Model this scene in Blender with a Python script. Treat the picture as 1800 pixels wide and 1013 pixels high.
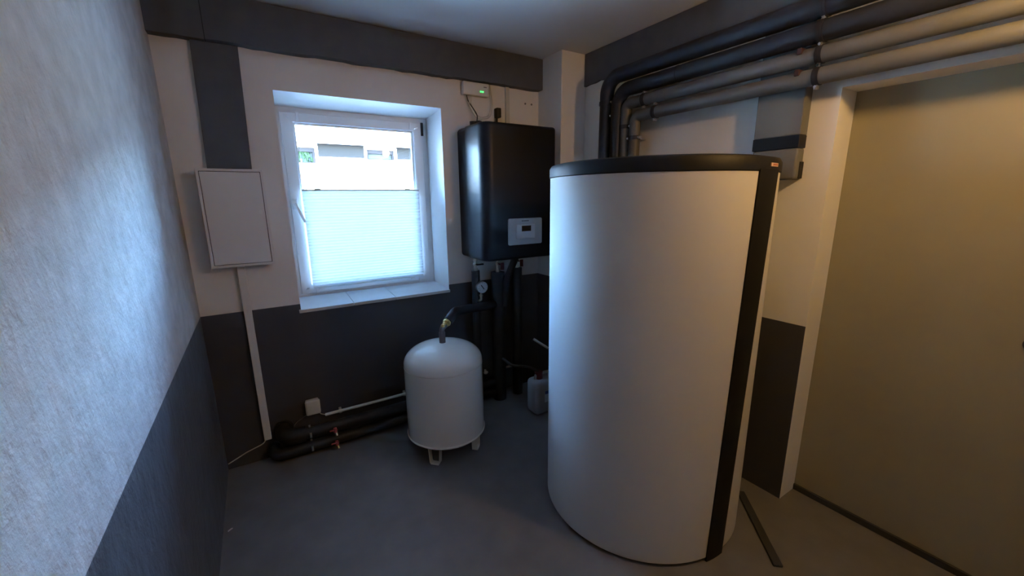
import bpy, bmesh, math, random
from mathutils import Vector, Matrix

random.seed(4)
scene = bpy.context.scene
COL = scene.collection
for o in list(bpy.data.objects):
    bpy.data.objects.remove(o, do_unlink=True)

# ------------------------------------------------------------------ camera
cam_data = bpy.data.cameras.new('camera')
cam = bpy.data.objects.new('camera', cam_data)
COL.objects.link(cam)
cam_data.sensor_fit = 'HORIZONTAL'
cam_data.sensor_width = 36.0
cam_data.lens = 36.0 * 715.0 / 1800.0
cam_data.clip_start = 0.02
cam_data.clip_end = 200
YAW, PITCH, ROLL = 0.5555, -0.2201, -0.0117
fwd = Vector((math.sin(YAW) * math.cos(PITCH), math.cos(YAW) * math.cos(PITCH), math.sin(PITCH)))
rgt0 = Vector((math.cos(YAW), -math.sin(YAW), 0))
up0 = rgt0.cross(fwd)
rgt = rgt0 * math.cos(ROLL) + up0 * math.sin(ROLL)
upv = up0 * math.cos(ROLL) - rgt0 * math.sin(ROLL)
m3 = Matrix((rgt, upv, -fwd)).transposed()
cam.matrix_world = Matrix.Translation((0.3266, -2.7671, 1.6)) @ m3.to_4x4()
scene.camera = cam

# ------------------------------------------------------------------ world, sun, exposure
world = bpy.data.worlds.new('daylight')
scene.world = world
world.use_nodes = True
wn = world.node_tree.nodes
wl = world.node_tree.links
wn.clear()
sky = wn.new('ShaderNodeTexSky')
sky.sky_type = 'NISHITA'
sky.sun_disc = False
sky.ozone_density = 1.2
sky.dust_density = 0.4
sky.sun_elevation = math.radians(46)
sky.sun_rotation = math.radians(195)
bg = wn.new('ShaderNodeBackground')
bg.inputs['Strength'].default_value = 20.0
wo = wn.new('ShaderNodeOutputWorld')
wb = wn.new('ShaderNodeMix')            # camera white balance between lamp and daylight
wb.data_type = 'RGBA'
wb.blend_type = 'MULTIPLY'
wb.inputs[0].default_value = 1.0
wb.inputs[7].default_value = (0.84, 1.0, 1.08, 1)
wl.new(sky.outputs[0], wb.inputs[6])
wl.new(wb.outputs[2], bg.inputs[0])
wl.new(bg.outputs[0], wo.inputs[0])

sun_d = bpy.data.lights.new('sun', 'SUN')
sun_d.energy = 22.0
sun_d.angle = math.radians(0.6)
sun_d.color = (0.86, 0.98, 1.0)
sun = bpy.data.objects.new('sun', sun_d)
COL.objects.link(sun)
sun.rotation_euler = (math.radians(44), 0, math.radians(-15))

vs = scene.view_settings
vs.view_transform = 'Standard'
vs.look = 'None'
vs.exposure = 0.58
vs.gamma = 1.0
vs.use_curve_mapping = False
LAMP_STRENGTH = 195.0


# ------------------------------------------------------------------ materials
def principled(name, color, rough=0.6, metal=0.0, spec=0.5, bump=None, mottle=None, coat=0.0):
    """bump = list of (scale, strength, distance, stretch) ; mottle = (scale, amount)"""
    m = bpy.data.materials.new(name)
    m.use_nodes = True
    nt = m.node_tree
    b = nt.nodes['Principled BSDF']
    b.inputs['Base Color'].default_value = (*color, 1)
    b.inputs['Roughness'].default_value = rough
    b.inputs['Metallic'].default_value = metal
    b.inputs['Specular IOR Level'].default_value = spec
    b.inputs['Coat Weight'].default_value = coat
    tc = None
    if bump or mottle:
        tc = nt.nodes.new('ShaderNodeTexCoord')
    if mottle:
        n = nt.nodes.new('ShaderNodeTexNoise')
        n.inputs['Scale'].default_value = mottle[0]
        n.inputs['Detail'].default_value = 6
        nt.links.new(tc.outputs['Object'], n.inputs['Vector'])
        r = nt.nodes.new('ShaderNodeMapRange')
        r.inputs[1].default_value = 0.3
        r.inputs[2].default_value = 0.7
        r.inputs[3].default_value = 1 - mottle[1]
        r.inputs[4].default_value = 1 + mottle[1]
        nt.links.new(n.outputs[0], r.inputs[0])
        mx = nt.nodes.new('ShaderNodeMix')
        mx.data_type = 'RGBA'
        mx.blend_type = 'MULTIPLY'
        mx.inputs[0].default_value = 1
        mx.inputs[6].default_value = (*color, 1)
        nt.links.new(r.outputs[0], mx.inputs[7])
        nt.links.new(mx.outputs[2], b.inputs['Base Color'])
    prev = None
    for (sc, st, dist, stretch) in (bump or []):
        n = nt.nodes.new('ShaderNodeTexNoise')
        n.inputs['Scale'].default_value = sc
        n.inputs['Detail'].default_value = 7
        n.inputs['Roughness'].default_value = 0.6
        mp = nt.nodes.new('ShaderNodeMapping')
        mp.inputs['Scale'].default_value = stretch
        nt.links.new(tc.outputs['Object'], mp.inputs['Vector'])
        nt.links.new(mp.outputs[0], n.inputs['Vector'])
        bp = nt.nodes.new('ShaderNodeBump')
        bp.inputs['Strength'].default_value = st
        bp.inputs['Distance'].default_value = dist
        nt.links.new(n.outputs[0], bp.inputs['Height'])
        if prev:
            nt.links.new(prev.outputs[0], bp.inputs['Normal'])
        prev = bp
    if prev:
        nt.links.new(prev.outputs[0], b.inputs['Normal'])
    return m


def dado_wall(name, upper, lower, z, bump, mottle):
    """wall paint: one colour above height z, another below (object space = world space)"""
    m = principled(name, upper, 0.75, bump=bump, mottle=mottle)
    nt = m.node_tree
    b = nt.nodes['Principled BSDF']
    src = b.inputs['Base Color'].links[0].from_node
    tc = nt.nodes.new('ShaderNodeTexCoord')
    sp = nt.nodes.new('ShaderNodeSeparateXYZ')
    nt.links.new(tc.outputs['Object'], sp.inputs[0])
    gt = nt.nodes.new('ShaderNodeMath')
    gt.operation = 'GREATER_THAN'
    gt.inputs[1].default_value = z
    nt.links.new(sp.outputs[2], gt.inputs[0])
    mx = nt.nodes.new('ShaderNodeMix')
    mx.data_type = 'RGBA'
    mx.inputs[6].default_value = (*lower, 1)
    mx.inputs[7].default_value = (*upper, 1)
    nt.links.new(gt.outputs[0], mx.inputs[0])
    nt.links.new(mx.outputs[2], src.inputs[6])
    rr = nt.nodes.new('ShaderNodeMapRange')
    rr.inputs[3].default_value = 0.5
    rr.inputs[4].default_value = 0.8
    nt.links.new(gt.outputs[0], rr.inputs[0])
    nt.links.new(rr.outputs[0], b.inputs['Roughness'])
    return m


def emission(name, color, strength):
    m = bpy.data.materials.new(name)
    m.use_nodes = True
    nt = m.node_tree
    nt.nodes.clear()
    e = nt.nodes.new('ShaderNodeEmission')
    e.inputs[0].default_value = (*color, 1)
    e.inputs[1].default_value = strength
    o = nt.nodes.new('ShaderNodeOutputMaterial')
    nt.links.new(e.outputs[0], o.inputs[0])
    return m


def pane_glass(name, tint=(0.97, 0.99, 1.0)):
    m = bpy.data.materials.new(name)
    m.use_nodes = True
    nt = m.node_tree
    nt.nodes.clear()
    t = nt.nodes.new('ShaderNodeBsdfTransparent')
    t.inputs[0].default_value = (*tint, 1)
    g = nt.nodes.new('ShaderNodeBsdfGlossy')
    g.inputs['Roughness'].default_value = 0.02
    f = nt.nodes.new('ShaderNodeFresnel')
    f.inputs[0].default_value = 1.45
    mx = nt.nodes.new('ShaderNodeMixShader')
    o = nt.nodes.new('ShaderNodeOutputMaterial')
    nt.links.new(f.outputs[0], mx.inputs[0])
    nt.links.new(t.outputs[0], mx.inputs[1])
    nt.links.new(g.outputs[0], mx.inputs[2])
    nt.links.new(mx.outputs[0], o.inputs[0])
    return m


def translucent_cloth(name, color):
    m = bpy.data.materials.new(name)
    m.use_nodes = True
    nt = m.node_tree
    nt.nodes.clear()
    d = nt.nodes.new('ShaderNodeBsdfDiffuse')
    d.inputs[0].default_value = (*color, 1)
    t = nt.nodes.new('ShaderNodeBsdfTranslucent')
    t.inputs[0].default_value = (*color, 1)
    mx = nt.nodes.new('ShaderNodeMixShader')
    mx.inputs[0].default_value = 0.082
    o = nt.nodes.new('ShaderNodeOutputMaterial')
    nt.links.new(d.outputs[0], mx.inputs[1])
    nt.links.new(t.outputs[0], mx.inputs[2])
    nt.links.new(mx.outputs[0], o.inputs[0])
    return m


WHITE = (0.78, 0.78, 0.78)
GREY = (0.052, 0.049, 0.052)
DADO_Z = 0.968
one = (1, 1, 1)
PLASTER = [(3.5, 0.4, 0.03, (1, 1, 0.7)), (11, 0.7, 0.014, (1, 1.1, 0.8)), (38, 0.55, 0.005, (1, 1, 0.8)), (120, 0.4, 0.0015, one)]
SOFT = [(6.0, 0.15, 0.01, one), (150, 0.2, 0.001, one)]
M = {}
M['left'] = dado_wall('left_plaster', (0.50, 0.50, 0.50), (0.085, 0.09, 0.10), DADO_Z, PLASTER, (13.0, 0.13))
M['back'] = dado_wall('back_plaster', WHITE, GREY, DADO_Z, SOFT, (4.0, 0.03))
M['right'] = dado_wall('right_plaster', (0.80, 0.79, 0.76), GREY, DADO_Z, SOFT, (4.0, 0.03))
M['white_plaster'] = principled('white_plaster', WHITE, 0.8, bump=SOFT, mottle=(5.0, 0.03))
M['ceiling'] = principled('ceiling_paint', (0.72, 0.72, 0.72), 0.85, bump=SOFT)
M['floor'] = principled('floor_screed', (0.155, 0.152, 0.152), 0.55, bump=[(60, 0.12, 0.002, one)], mottle=(7.0, 0.12))
M['beam'] = principled('grey_beam_paint', (0.085, 0.086, 0.09), 0.75, bump=[(140, 0.35, 0.0015, one)], mottle=(12, 0.08))
M['pvc'] = principled('white_pvc', (0.80, 0.81, 0.82), 0.35)
M['tile'] = principled('sill_tile', (0.62, 0.63, 0.65), 0.4, mottle=(9, 0.06))
M['grout'] = principled('grout', (0.4, 0.4, 0.4), 0.9)
M['glass'] = pane_glass('window_glass')
M['cloth'] = translucent_cloth('blind_cloth', (0.80, 0.87, 0.89))
M['rubber'] = principled('black_rubber', (0.012, 0.012, 0.013), 0.6)
M['foam'] = principled('black_foam', (0.012, 0.0125, 0.015), 0.55, bump=[(220, 0.2, 0.001, one)], mottle=(10, 0.15))
M['grey_foam'] = principled('grey_pipe_jacket', (0.105, 0.105, 0.10), 0.5, bump=[(180, 0.1, 0.001, one)], mottle=(8, 0.06))
M['zinc'] = principled('zinc', (0.62, 0.63, 0.64), 0.35, metal=1.0)
M['brass'] = principled('brass', (0.62, 0.44, 0.18), 0.32, metal=1.0)
M['nickel'] = principled('nickel', (0.70, 0.68, 0.62), 0.28, metal=1.0)
M['red'] = principled('red_plastic', (0.12, 0.015, 0.014), 0.45)
M['pinkred'] = principled('faded_red_plastic', (0.45, 0.10, 0.11), 0.5)
M['case'] = principled('black_casing', (0.004, 0.0045, 0.007), 0.40, spec=0.32, bump=[(400, 0.15, 0.0004, one)])
M['panel'] = principled('silver_panel', (0.42, 0.46, 0.50), 0.35, metal=0.2)
M['panel2'] = principled('pale_panel', (0.52, 0.57, 0.62), 0.4)
M['screen'] = principled('dark_screen', (0.01, 0.011, 0.012), 0.15)
M['mark'] = principled('dark_print', (0.04, 0.045, 0.05), 0.5)
M['cabinet'] = principled('cabinet_lacquer', (0.70, 0.70, 0.71), 0.4)
M['groove'] = principled('dark_gap', (0.02, 0.02, 0.022), 0.8)
M['plastic'] = principled('white_plastic', (0.74, 0.75, 0.74), 0.4)
M['oldplastic'] = principled('grey_white_plastic', (0.60, 0.61, 0.60), 0.5)
M['vessel'] = principled('vessel_lacquer', (0.86, 0.87, 0.84), 0.09, coat=0.4)
M['shell'] = principled('tank_shell', (0.66, 0.65, 0.63), 0.5, bump=[(700, 0.12, 0.0005, one)], mottle=(3, 0.02))
M['lid'] = principled('tank_lid', (0.007, 0.007, 0.008), 0.5, spec=0.22)
M['badge'] = principled('badge', (0.62, 0.42, 0.33), 0.5)
M['badge_red'] = principled('badge_red', (0.42, 0.09, 0.04), 0.5)
M['maroon'] = principled('maroon_tape', (0.03, 0.009, 0.007), 0.7)
M['device'] = principled('grey_device', (0.135, 0.135, 0.125), 0.55, bump=[(200, 0.1, 0.001, one)])
M['door'] = principled('door_paint', (0.32, 0.29, 0.20), 0.55, bump=[(90, 0.05, 0.001, one)], mottle=(2.5, 0.05))
M['seal'] = principled('door_seal', (0.035, 0.035, 0.035), 0.7)
M['canister'] = principled('canister_plastic', (0.36, 0.38, 0.40), 0.5)
M['label'] = principled('label_paper', (0.7, 0.75, 0.8), 0.6)
M['label_blue'] = principled('label_blue', (0.05, 0.09, 0.28), 0.6)
M['grey_hose'] = principled('grey_hose', (0.15, 0.15, 0.16), 0.5)
M['dark_hose'] = principled('dark_hose', (0.03, 0.03, 0.033), 0.7)
M['steel'] = principled('dull_steel', (0.045, 0.046, 0.05), 0.6, metal=0.2)
M['led'] = emission('green_led', (0.05, 1.0, 0.15), 2.5)
M['lamp_glow'] = emission('lamp_glow', (1.0, 0.58, 0.20), LAMP_STRENGTH)
M['lamp_base'] = principled('lamp_base', (0.7, 0.7, 0.7), 0.4)
M['grass'] = principled('paving', (0.72, 0.72, 0.70), 0.9, mottle=(3, 0.1))
M['eave_shade'] = principled('eave_shade_paint', (0.0085, 0.008, 0.008), 0.9, spec=0.0)  # near-black colour holds the shade below the neighbour's roof overhang
M['facade'] = principled('facade_render', (0.30, 0.29, 0.28), 0.9, mottle=(3, 0.03))
M['roof'] = principled('pale_roof', (0.30, 0.29, 0.28), 0.7)
M['nframe'] = principled('neighbour_frame', (0.3, 0.3, 0.3), 0.5)
M['npane'] = principled('neighbour_pane', (0.016, 0.021, 0.023), 0.6, spec=0.1)
M['npane_dark'] = principled('neighbour_dark', (0.012, 0.011, 0.012), 0.7, spec=0.0)
M['leaf'] = principled('leaf', (0.010, 0.020, 0.009), 0.8, spec=0.1, mottle=(20, 0.4))
M['leaf_dark'] = principled('leaf_dark', (0.016, 0.018, 0.016), 0.8, spec=0.1, mottle=(20, 0.4))
M['wood'] = principled('bark', (0.12, 0.09, 0.06), 0.9)


# ------------------------------------------------------------------ mesh helpers (all in world coordinates)
def new():
    return bmesh.new()


def box(bm, x0, x1, y0, y1, z0, z1, bevel=0.0, seg=2, edges=None):
    v = [bm.verts.new(c) for c in ((x0, y0, z0), (x1, y0, z0), (x1, y1, z0), (x0, y1, z0),
                                   (x0, y0, z1), (x1, y0, z1), (x1, y1, z1), (x0, y1, z1))]
    fs = [bm.faces.new([v[i] for i in q]) for q in
          ((0, 3, 2, 1), (4, 5, 6, 7), (0, 1, 5, 4), (1, 2, 6, 5), (2, 3, 7, 6), (3, 0, 4, 7))]
    if bevel:
        es = set()
        for f in fs:
            for e in f.edges:
                if edges is None or edges(e):
                    es.add(e)
        bmesh.ops.bevel(bm, geom=list(es), offset=bevel, segments=seg, profile=0.5, affect='EDGES')
    return bm


def fillet(points, r, n=8):
    pts = [Vector(p) for p in points]
    out = [pts[0]]
    for i in range(1, len(pts) - 1):
        a, b, c = pts[i - 1], pts[i], pts[i + 1]
        d1, d2 = (a - b).normalized(), (c - b).normalized()
        ang = d1.angle(d2)
        rr = r[i - 1] if isinstance(r, (list, tuple)) else r
        if rr <= 0 or ang > 3.1:
            out.append(b)
            continue
        t = min(rr / math.tan(ang / 2), 0.49 * (a - b).length if i > 1 else 0.98 * (a - b).length,
                0.49 * (c - b).length if i < len(pts) - 2 else 0.98 * (c - b).length)
        rr = t * math.tan(ang / 2)
        cen = b + (d1 + d2).normalized() * (rr / math.sin(ang / 2))
        s, e = b + d1 * t - cen, b + d2 * t - cen
        tot = s.angle(e)
        for k in range(n + 1):
            f = k / n
            out.append(cen + (s * math.sin((1 - f) * tot) + e * math.sin(f * tot)) / math.sin(tot))
    out.append(pts[-1])
    return out


def tube(bm, path, r, seg=16, cap=True):
    """sweep a circle; r is a number or a list, one per path point"""
    path = [Vector(p) for p in path]
    n = len(path)
    tang = []
    for i in range(n):
        a = path[max(0, i - 1)]
        b = path[min(n - 1, i + 1)]
        tang.append((b - a).normalized())
    ref = Vector((0, 0, 1)) if abs(tang[0].z) < 0.9 else Vector((1, 0, 0))
    u = tang[0].cross(ref).normalized()
    rings = []
    for i in range(n):
        u = (u - tang[i] * u.dot(tang[i])).normalized()
        w = tang[i].cross(u)
        rad = r[i] if isinstance(r, (list, tuple)) else r
        rings.append([bm.verts.new(path[i] + (u * math.cos(2 * math.pi * k / seg) + w * math.sin(2 * math.pi * k / seg)) * rad)
                      for k in range(seg)])
    for i in range(n - 1):
        for k in range(seg):
            k2 = (k + 1) % seg
            bm.faces.new((rings[i][k], rings[i][k2], rings[i + 1][k2], rings[i + 1][k]))
    if cap:
        bm.faces.new(rings[0][::-1])
        bm.faces.new(rings[-1])
    return bm


def cyl(bm, a, b, r, seg=20, r2=None):
    return tube(bm, [a, b], [r, r if r2 is None else r2], seg)


def lathe(bm, cx, cy, prof, seg=64, cap=True):
    rings = []
    for (r, z) in prof:
        rings.append([bm.verts.new((cx + r * math.cos(2 * math.pi * k / seg), cy + r * math.sin(2 * math.pi * k / seg), z))
                      for k in range(seg)])
    for i in range(len(rings) - 1):
        for k in range(seg):
            k2 = (k + 1) % seg
            bm.faces.new((rings[i][k], rings[i][k2], rings[i + 1][k2], rings[i + 1][k]))
    if cap:
        bm.faces.new(rings[0][::-1])
        bm.faces.new(rings[-1])
    return bm


def sphere(bm, c, r, seg=16):
    prof = []
    n = seg // 2
    for i in range(1, n):
        a = -math.pi / 2 + math.pi * i / n
        prof.append((r * math.cos(a), c[2] + r * math.sin(a)))
    return lathe(bm, c[0], c[1], prof, seg)


def torus_ring(bm, c, axis, r, width, thick, seg=28):
    """flat band round a pipe"""
    c = Vector(c)
    ax = Vector(axis).normalized()
    ref = Vector((0, 0, 1)) if abs(ax.z) < 0.9 else Vector((1, 0, 0))
    u = ax.cross(ref).normalized()
    w = ax.cross(u)
    prof = ((r, -width / 2), (r + thick, -width / 2), (r + thick, width / 2), (r, width / 2))
    rings = []
    for k in range(seg):
        d = u * math.cos(2 * math.pi * k / seg) + w * math.sin(2 * math.pi * k / seg)
        rings.append([bm.verts.new(c + d * p[0] + ax * p[1]) for p in prof])
    for k in range(seg):
        a, b = rings[k], rings[(k + 1) % seg]
        for j in range(4):
            bm.faces.new((a[j], a[(j + 1) % 4], b[(j + 1) % 4], b[j]))
    return bm


def obj(name, bm, mat, parent=None, origin=None, smooth=None, label=None):
    """link a bmesh as one mesh object; its verts are in world space, origin is its pivot"""
    bmesh.ops.recalc_face_normals(bm, faces=bm.faces)
    if origin is None:
        origin = parent['_o'] if parent is not None and '_o' in parent else (0, 0, 0)
    org = Vector(origin)
    bmesh.ops.translate(bm, verts=bm.verts, vec=-org)
    me = bpy.data.meshes.new(name)
    if smooth is not None:
        for f in bm.faces:
            f.smooth = True
        for e in bm.edges:
            if len(e.link_faces) == 2 and e.calc_face_angle(0) > math.radians(smooth):
                e.smooth = False
    bm.to_mesh(me)
    bm.free()
    for mm in (mat if isinstance(mat, (list, tuple)) else [mat]):
        me.materials.append(M[mm])
    o = bpy.data.objects.new(name, me)
    COL.objects.link(o)
    if parent is not None:
        o.parent = parent
        po = Vector(parent['_o'])
        o.location = org - po
    else:
        o.location = org
    o['_o'] = tuple(org)
    if label:
        o['label'] = label
    return o


def thing(name, label, cat, loc, group=None, kind=None):
    o = bpy.data.objects.new(name, None)
    o.empty_display_size = 0.05
    COL.objects.link(o)
    o.location = loc
    o['_o'] = tuple(loc)
    if label:
        o['label'] = label
    if cat:
        o['category'] = cat
    if group:
        o['group'] = group
    if kind:
        o['kind'] = kind
    return o


def tag(o, label, cat, group=None):
    o['label'] = label
    o['category'] = cat
    if group:
        o['group'] = group
    return o


def struct(o, label=None):
    o['kind'] = 'structure'
    if label:
        o['label'] = label
    return o


# ------------------------------------------------------------------ room shell
W, H, YR = 2.53, 2.608, -4.3          # right wall plane, ceiling height, rear wall plane
YD0, YD1, ZD, RD = -1.918, -2.80, 2.042, 0.154
PX, PY = 2.302, -0.288               # corner pillar
T = 0.25

struct(obj('floor', box(new(), -T, W + 0.6, YR - T, 0.42, -0.15, 0.0), 'floor'), 'dark grey screed floor')
struct(obj('ceiling', box(new(), -T, W + 0.6, YR - T, 0.42, H, H + 0.2), 'ceiling'), 'white painted ceiling')
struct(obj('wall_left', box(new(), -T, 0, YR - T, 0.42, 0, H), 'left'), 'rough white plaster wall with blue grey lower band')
struct(obj('wall_rear', box(new(), 0, W, YR - T, YR, 0, H), 'back'), 'plain wall behind the viewer')

# window wall with an opening and splayed reveals
WX0, WX1, WZ0, WZ1 = 0.498, 1.491, 0.927, 2.195      # opening at the room face
FX0, FX1, FZ0, FZ1 = 0.498, 1.487, 0.945, 2.165      # opening at the frame
YF = 0.28
bm = new()


def rect(x0, x1, z0, z1, y):
    return [bm.verts.new(c) for c in ((x0, y, z0), (x1, y, z0), (x1, y, z1), (x0, y, z1))]


A = rect(0, W, 0, H, 0)
B = rect(WX0, WX1, WZ0, WZ1, 0)
Cc = rect(FX0, FX1, FZ0, FZ1, YF)
D = rect(FX0, FX1, FZ0, FZ1, 0.42)
E_ = rect(0, W, 0, H, 0.42)
for i in range(4):
    j = (i + 1) % 4
    bm.faces.new((A[i], A[j], B[j], B[i]))
    f = bm.faces.new((B[i], B[j], Cc[j], Cc[i]))
    f.material_index = 1
    f = bm.faces.new((Cc[i], Cc[j], D[j], D[i]))
    f.material_index = 1
    bm.faces.new((D[i], D[j], E_[j], E_[i]))
    bm.faces.new((A[i], A[j], E_[j], E_[i]))
struct(obj('wall_back', bm, ['back', 'white_plaster']), 'window wall, white above and dark grey below')

# right wall with the door recess; the jamb and lintel faces stay unpainted white
bm = new()
box(bm, W, W + 0.35, YD0, 0, 0, H)
box(bm, W, W + 0.35, YD1, YD0, ZD, H)
box(bm, W, W + 0.35, YR, YD1, 0, H)
bm.faces.ensure_lookup_table()
bm.normal_update()
for f in bm.faces:
    if abs(f.normal.x) < 0.5:
        f.material_index = 1
struct(obj('wall_right', bm, ['right', 'white_plaster']), 'white wall with door recess and dark lower band')

struct(obj('wall_pillar', box(new(), PX, W, PY, 0, 0, H, 0.004, 1), 'back'), 'white corner pillar beside the boiler')

# grey ring beam boards under the ceiling on the window wall, with a joint
t1 = thing('trim_1', 'dark grey beam casing over the window', None, (0, 0, 2.385), kind='structure')
for (a, b) in ((0.0, 0.224), (0.228, PX)):
    bm = new()
    n = max(2, int((b - a) / 0.05))
    top, bot = [], []
    prof = []
    for i in range(n + 1):
        x = a + (b - a) * i / n
        dz = random.uniform(-0.004, 0.004)
        prof.append([bm.verts.new((x, yy, zz)) for (yy, zz) in
                     ((0, 2.386 + dz), (-0.06, 2.386 + dz), (-0.06, H - 0.007), (0, H - 0.007))])
    for i in range(n):
        for k in range(4):
            bm.faces.new((prof[i][k], prof[i][(k + 1) % 4], prof[i + 1][(k + 1) % 4], prof[i + 1][k]))
    bm.faces.new(prof[0][::-1])
    bm.faces.new(prof[-1])
    obj('panel', bm, 'beam', t1)
obj('joint', box(new(), 0.2235, 0.2285, -0.055, 0, 2.388, H - 0.008), 'groove', t1, label='dark joint')

bm = new()
prof = []
n = 70
for i in range(n + 1):
    y = PY - 0.002 + (YR + 0.2 - PY) * i / n
    dz = random.uniform(-0.006, 0.006)
    prof.append([bm.verts.new((xx, y + (random.uniform(-0.008, 0) if i == 0 else 0), zz)) for (xx, zz) in
                 ((W, 2.393 + dz), (W - 0.02, 2.393 + dz), (W - 0.02, H - 0.003), (W, H - 0.003))])
for i in range(n):
    for k in range(4):
        bm.faces.new((prof[i][k], prof[i][(k + 1) % 4], prof[i + 1][(k + 1) % 4], prof[i + 1][k]))
bm.faces.new(prof[0][::-1])
bm.faces.new(prof[-1])
struct(obj('trim_2', bm, 'beam'), 'dark grey beam casing above the insulated pipes')

bm = new()
v = [bm.verts.new(c) for c in ((0.143, 0, 1.70), (0.345, 0, 1.70), (0.362, 0, 2.384), (0.16, 0, 2.384),
                               (0.143, -0.022, 1.70), (0.345, -0.022, 1.70), (0.362, -0.022, 2.384), (0.16, -0.022, 2.384))]
for q in ((0, 1, 2, 3), (4, 7, 6, 5), (0, 4, 5, 1), (1, 5, 6, 2), (2, 6, 7, 3), (3, 7, 4, 0)):
    bm.faces.new([v[i] for i in q])
struct(obj('trim_3', bm, 'beam'), 'dark grey riser casing above the electrical cabinet')

# ------------------------------------------------------------------ window
w1 = thing('window_1', 'white plastic window with a tilt handle and tiled sill', None, (1.0, YF, FZ0), kind='structure')


def ring_frame(x0, x1, z0, z1, wl_, wr, wb, wt, y0, y1, bevel=0.0):
    bm = new()
    vs_ = []
    for y in (y0, y1):
        for (a, b, c, d) in ((x0, x1, z0, z1), (x0 + wl_, x1 - wr, z0 + wb, z1 - wt)):
            vs_.append([bm.verts.new(p) for p in ((a, y, c), (b, y, c), (b, y, d), (a, y, d))])
    o0, i0, o1, i1 = vs_
    for i in range(4):
        j = (i + 1) % 4
        bm.faces.new((o0[i], o0[j], i0[j], i0[i]))
        bm.faces.new((o1[i], o1[j], i1[j], i1[i]))
        bm.faces.new((o0[i], o0[j], o1[j], o1[i]))
        bm.faces.new((i0[i], i0[j], i1[j], i1[i]))
    if bevel:
        bmesh.ops.bevel(bm, geom=list(bm.edges), offset=bevel, segments=2, profile=0.5, affect='EDGES')
    return bm


obj('window_frame', ring_frame(FX0, FX1, FZ0, FZ1, 0.06, 0.06, 0.055, 0.06, YF, YF + 0.07), 'pvc', w1)
sash = obj('sash', ring_frame(0.534, 1.450, 0.972, 2.133, 0.068, 0.073, 0.06, 0.057, YF - 0.016, YF + 0.05, 0.004), 'pvc', w1)
obj('glazing_bead', ring_frame(0.602, 1.377, 1.032, 2.076, 0.012, 0.012, 0.012, 0.012, YF + 0.0, YF + 0.02), 'pvc', sash)
obj('pane', box(new(), 0.604, 1.375, YF + 0.026, YF + 0.032, 1.034, 2.074), 'glass', w1)
bm = new()
tube(bm, [(1.444, YF - 0.022, 2.045), (1.444, YF - 0.022, 2.135)], 0.0095, 12)
obj('hinge', bm, 'rubber', w1, smooth=40, label='black hinge')
bm = new()
box(bm, 0.545, 0.573, YF - 0.028, YF - 0.016, 1.535, 1.605, 0.004)
h_o = obj('handle', bm, 'pvc', w1, label='white window handle')
bm = new()
tube(bm, fillet([(0.559, YF - 0.026, 1.57), (0.559, YF - 0.062, 1.57), (0.602, YF - 0.066, 1.455)], 0.02), [0.009] * 10 + [0.0075], 10)
obj('lever', bm, 'pvc', h_o, smooth=50)
xs = (WX0 - 0.012, 0.811, 1.088, WX1 + 0.004)
for i in range(3):
    bm = new()
    a, b = xs[i] + 0.0012, xs[i + 1] - 0.0012
    v = [bm.verts.new(c) for c in ((a, -0.014, 0.912), (b, -0.014, 0.912), (min(b, FX1), YF - 0.001, 0.934), (max(a, FX0), YF - 0.001, 0.934),
                                   (a, -0.014, 0.932), (b, -0.014, 0.932), (min(b, FX1), YF - 0.001, 0.952), (max(a, FX0), YF - 0.001, 0.952))]
    for q in ((0, 3, 2, 1), (4, 5, 6, 7), (0, 1, 5, 4), (1, 2, 6, 5), (2, 3, 7, 6), (3, 0, 4, 7)):
        bm.faces.new([v[k] for k in q])
    bmesh.ops.bevel(bm, geom=list(bm.edges), offset=0.0015, segments=1, affect='EDGES')
    obj('tile', bm, 'tile', w1)

# pleated blind clamped on the sash
YB = YF - 0.036
bl = tag(thing('pleated_blind', None, None, (1.0, YB, 1.01)), 'white pleated blind covering the lower part of the window', 'blind')
BX0, BX1, BZ0, BZ1 = 0.606, 1.388, 1.016, 1.655
bm = new()
npl = 64
rows = []
for i in range(npl + 1):
    z = BZ0 + (BZ1 - BZ0) * (i / npl)
    y = YB + (0.003 if i % 2 else -0.003)
    rows.append((bm.verts.new((BX0, y, z)), bm.verts.new((BX1, y, z))))
for i in range(npl):
    bm.faces.new((rows[i][0], rows[i][1], rows[i + 1][1], rows[i + 1][0]))
obj('fabric', bm, 'cloth', bl, label='pleated translucent white fabric')
obj('top_rail', box(new(), BX0, BX1, YB - 0.008, YB + 0.008, BZ1, BZ1 + 0.008, 0.002), 'oldplastic', bl)
obj('bottom_rail', box(new(), BX0, BX1, YB - 0.009, YB + 0.009, BZ0 - 0.012, BZ0, 0.003), 'cloth', bl)
for x in (0.70, 1.30):
    obj('grip', box(new(), x - 0.02, x + 0.02, YB - 0.012, YB - 0.002, BZ1 + 0.008, BZ1 + 0.014, 0.002), 'oldplastic', bl)
for x in (0.655, 1.30):
    obj('foot_clip', box(new(), x - 0.016, x + 0.016, YB - 0.012, YB + 0.004, BZ0 - 0.021, BZ0 - 0.011, 0.003), 'pvc', bl)
for x in (0.632, 1.36):
    obj('holder', box(new(), x - 0.009, x + 0.009, YF - 0.024, YF - 0.0165, 0.968, BZ0 - 0.012, 0.002), 'pvc', bl)
    obj('holder', box(new(), x - 0.009, x + 0.009, YF - 0.024, YF - 0.0165, 2.085, 2.136, 0.002), 'pvc', bl)
for x in (0.616, 1.378):
    bm = new()
    tube(bm, [(x, YB, BZ1), (x, YB, 2.09)], 0.0012, 6)
    obj('cord', bm, 'pvc', bl)

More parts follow.
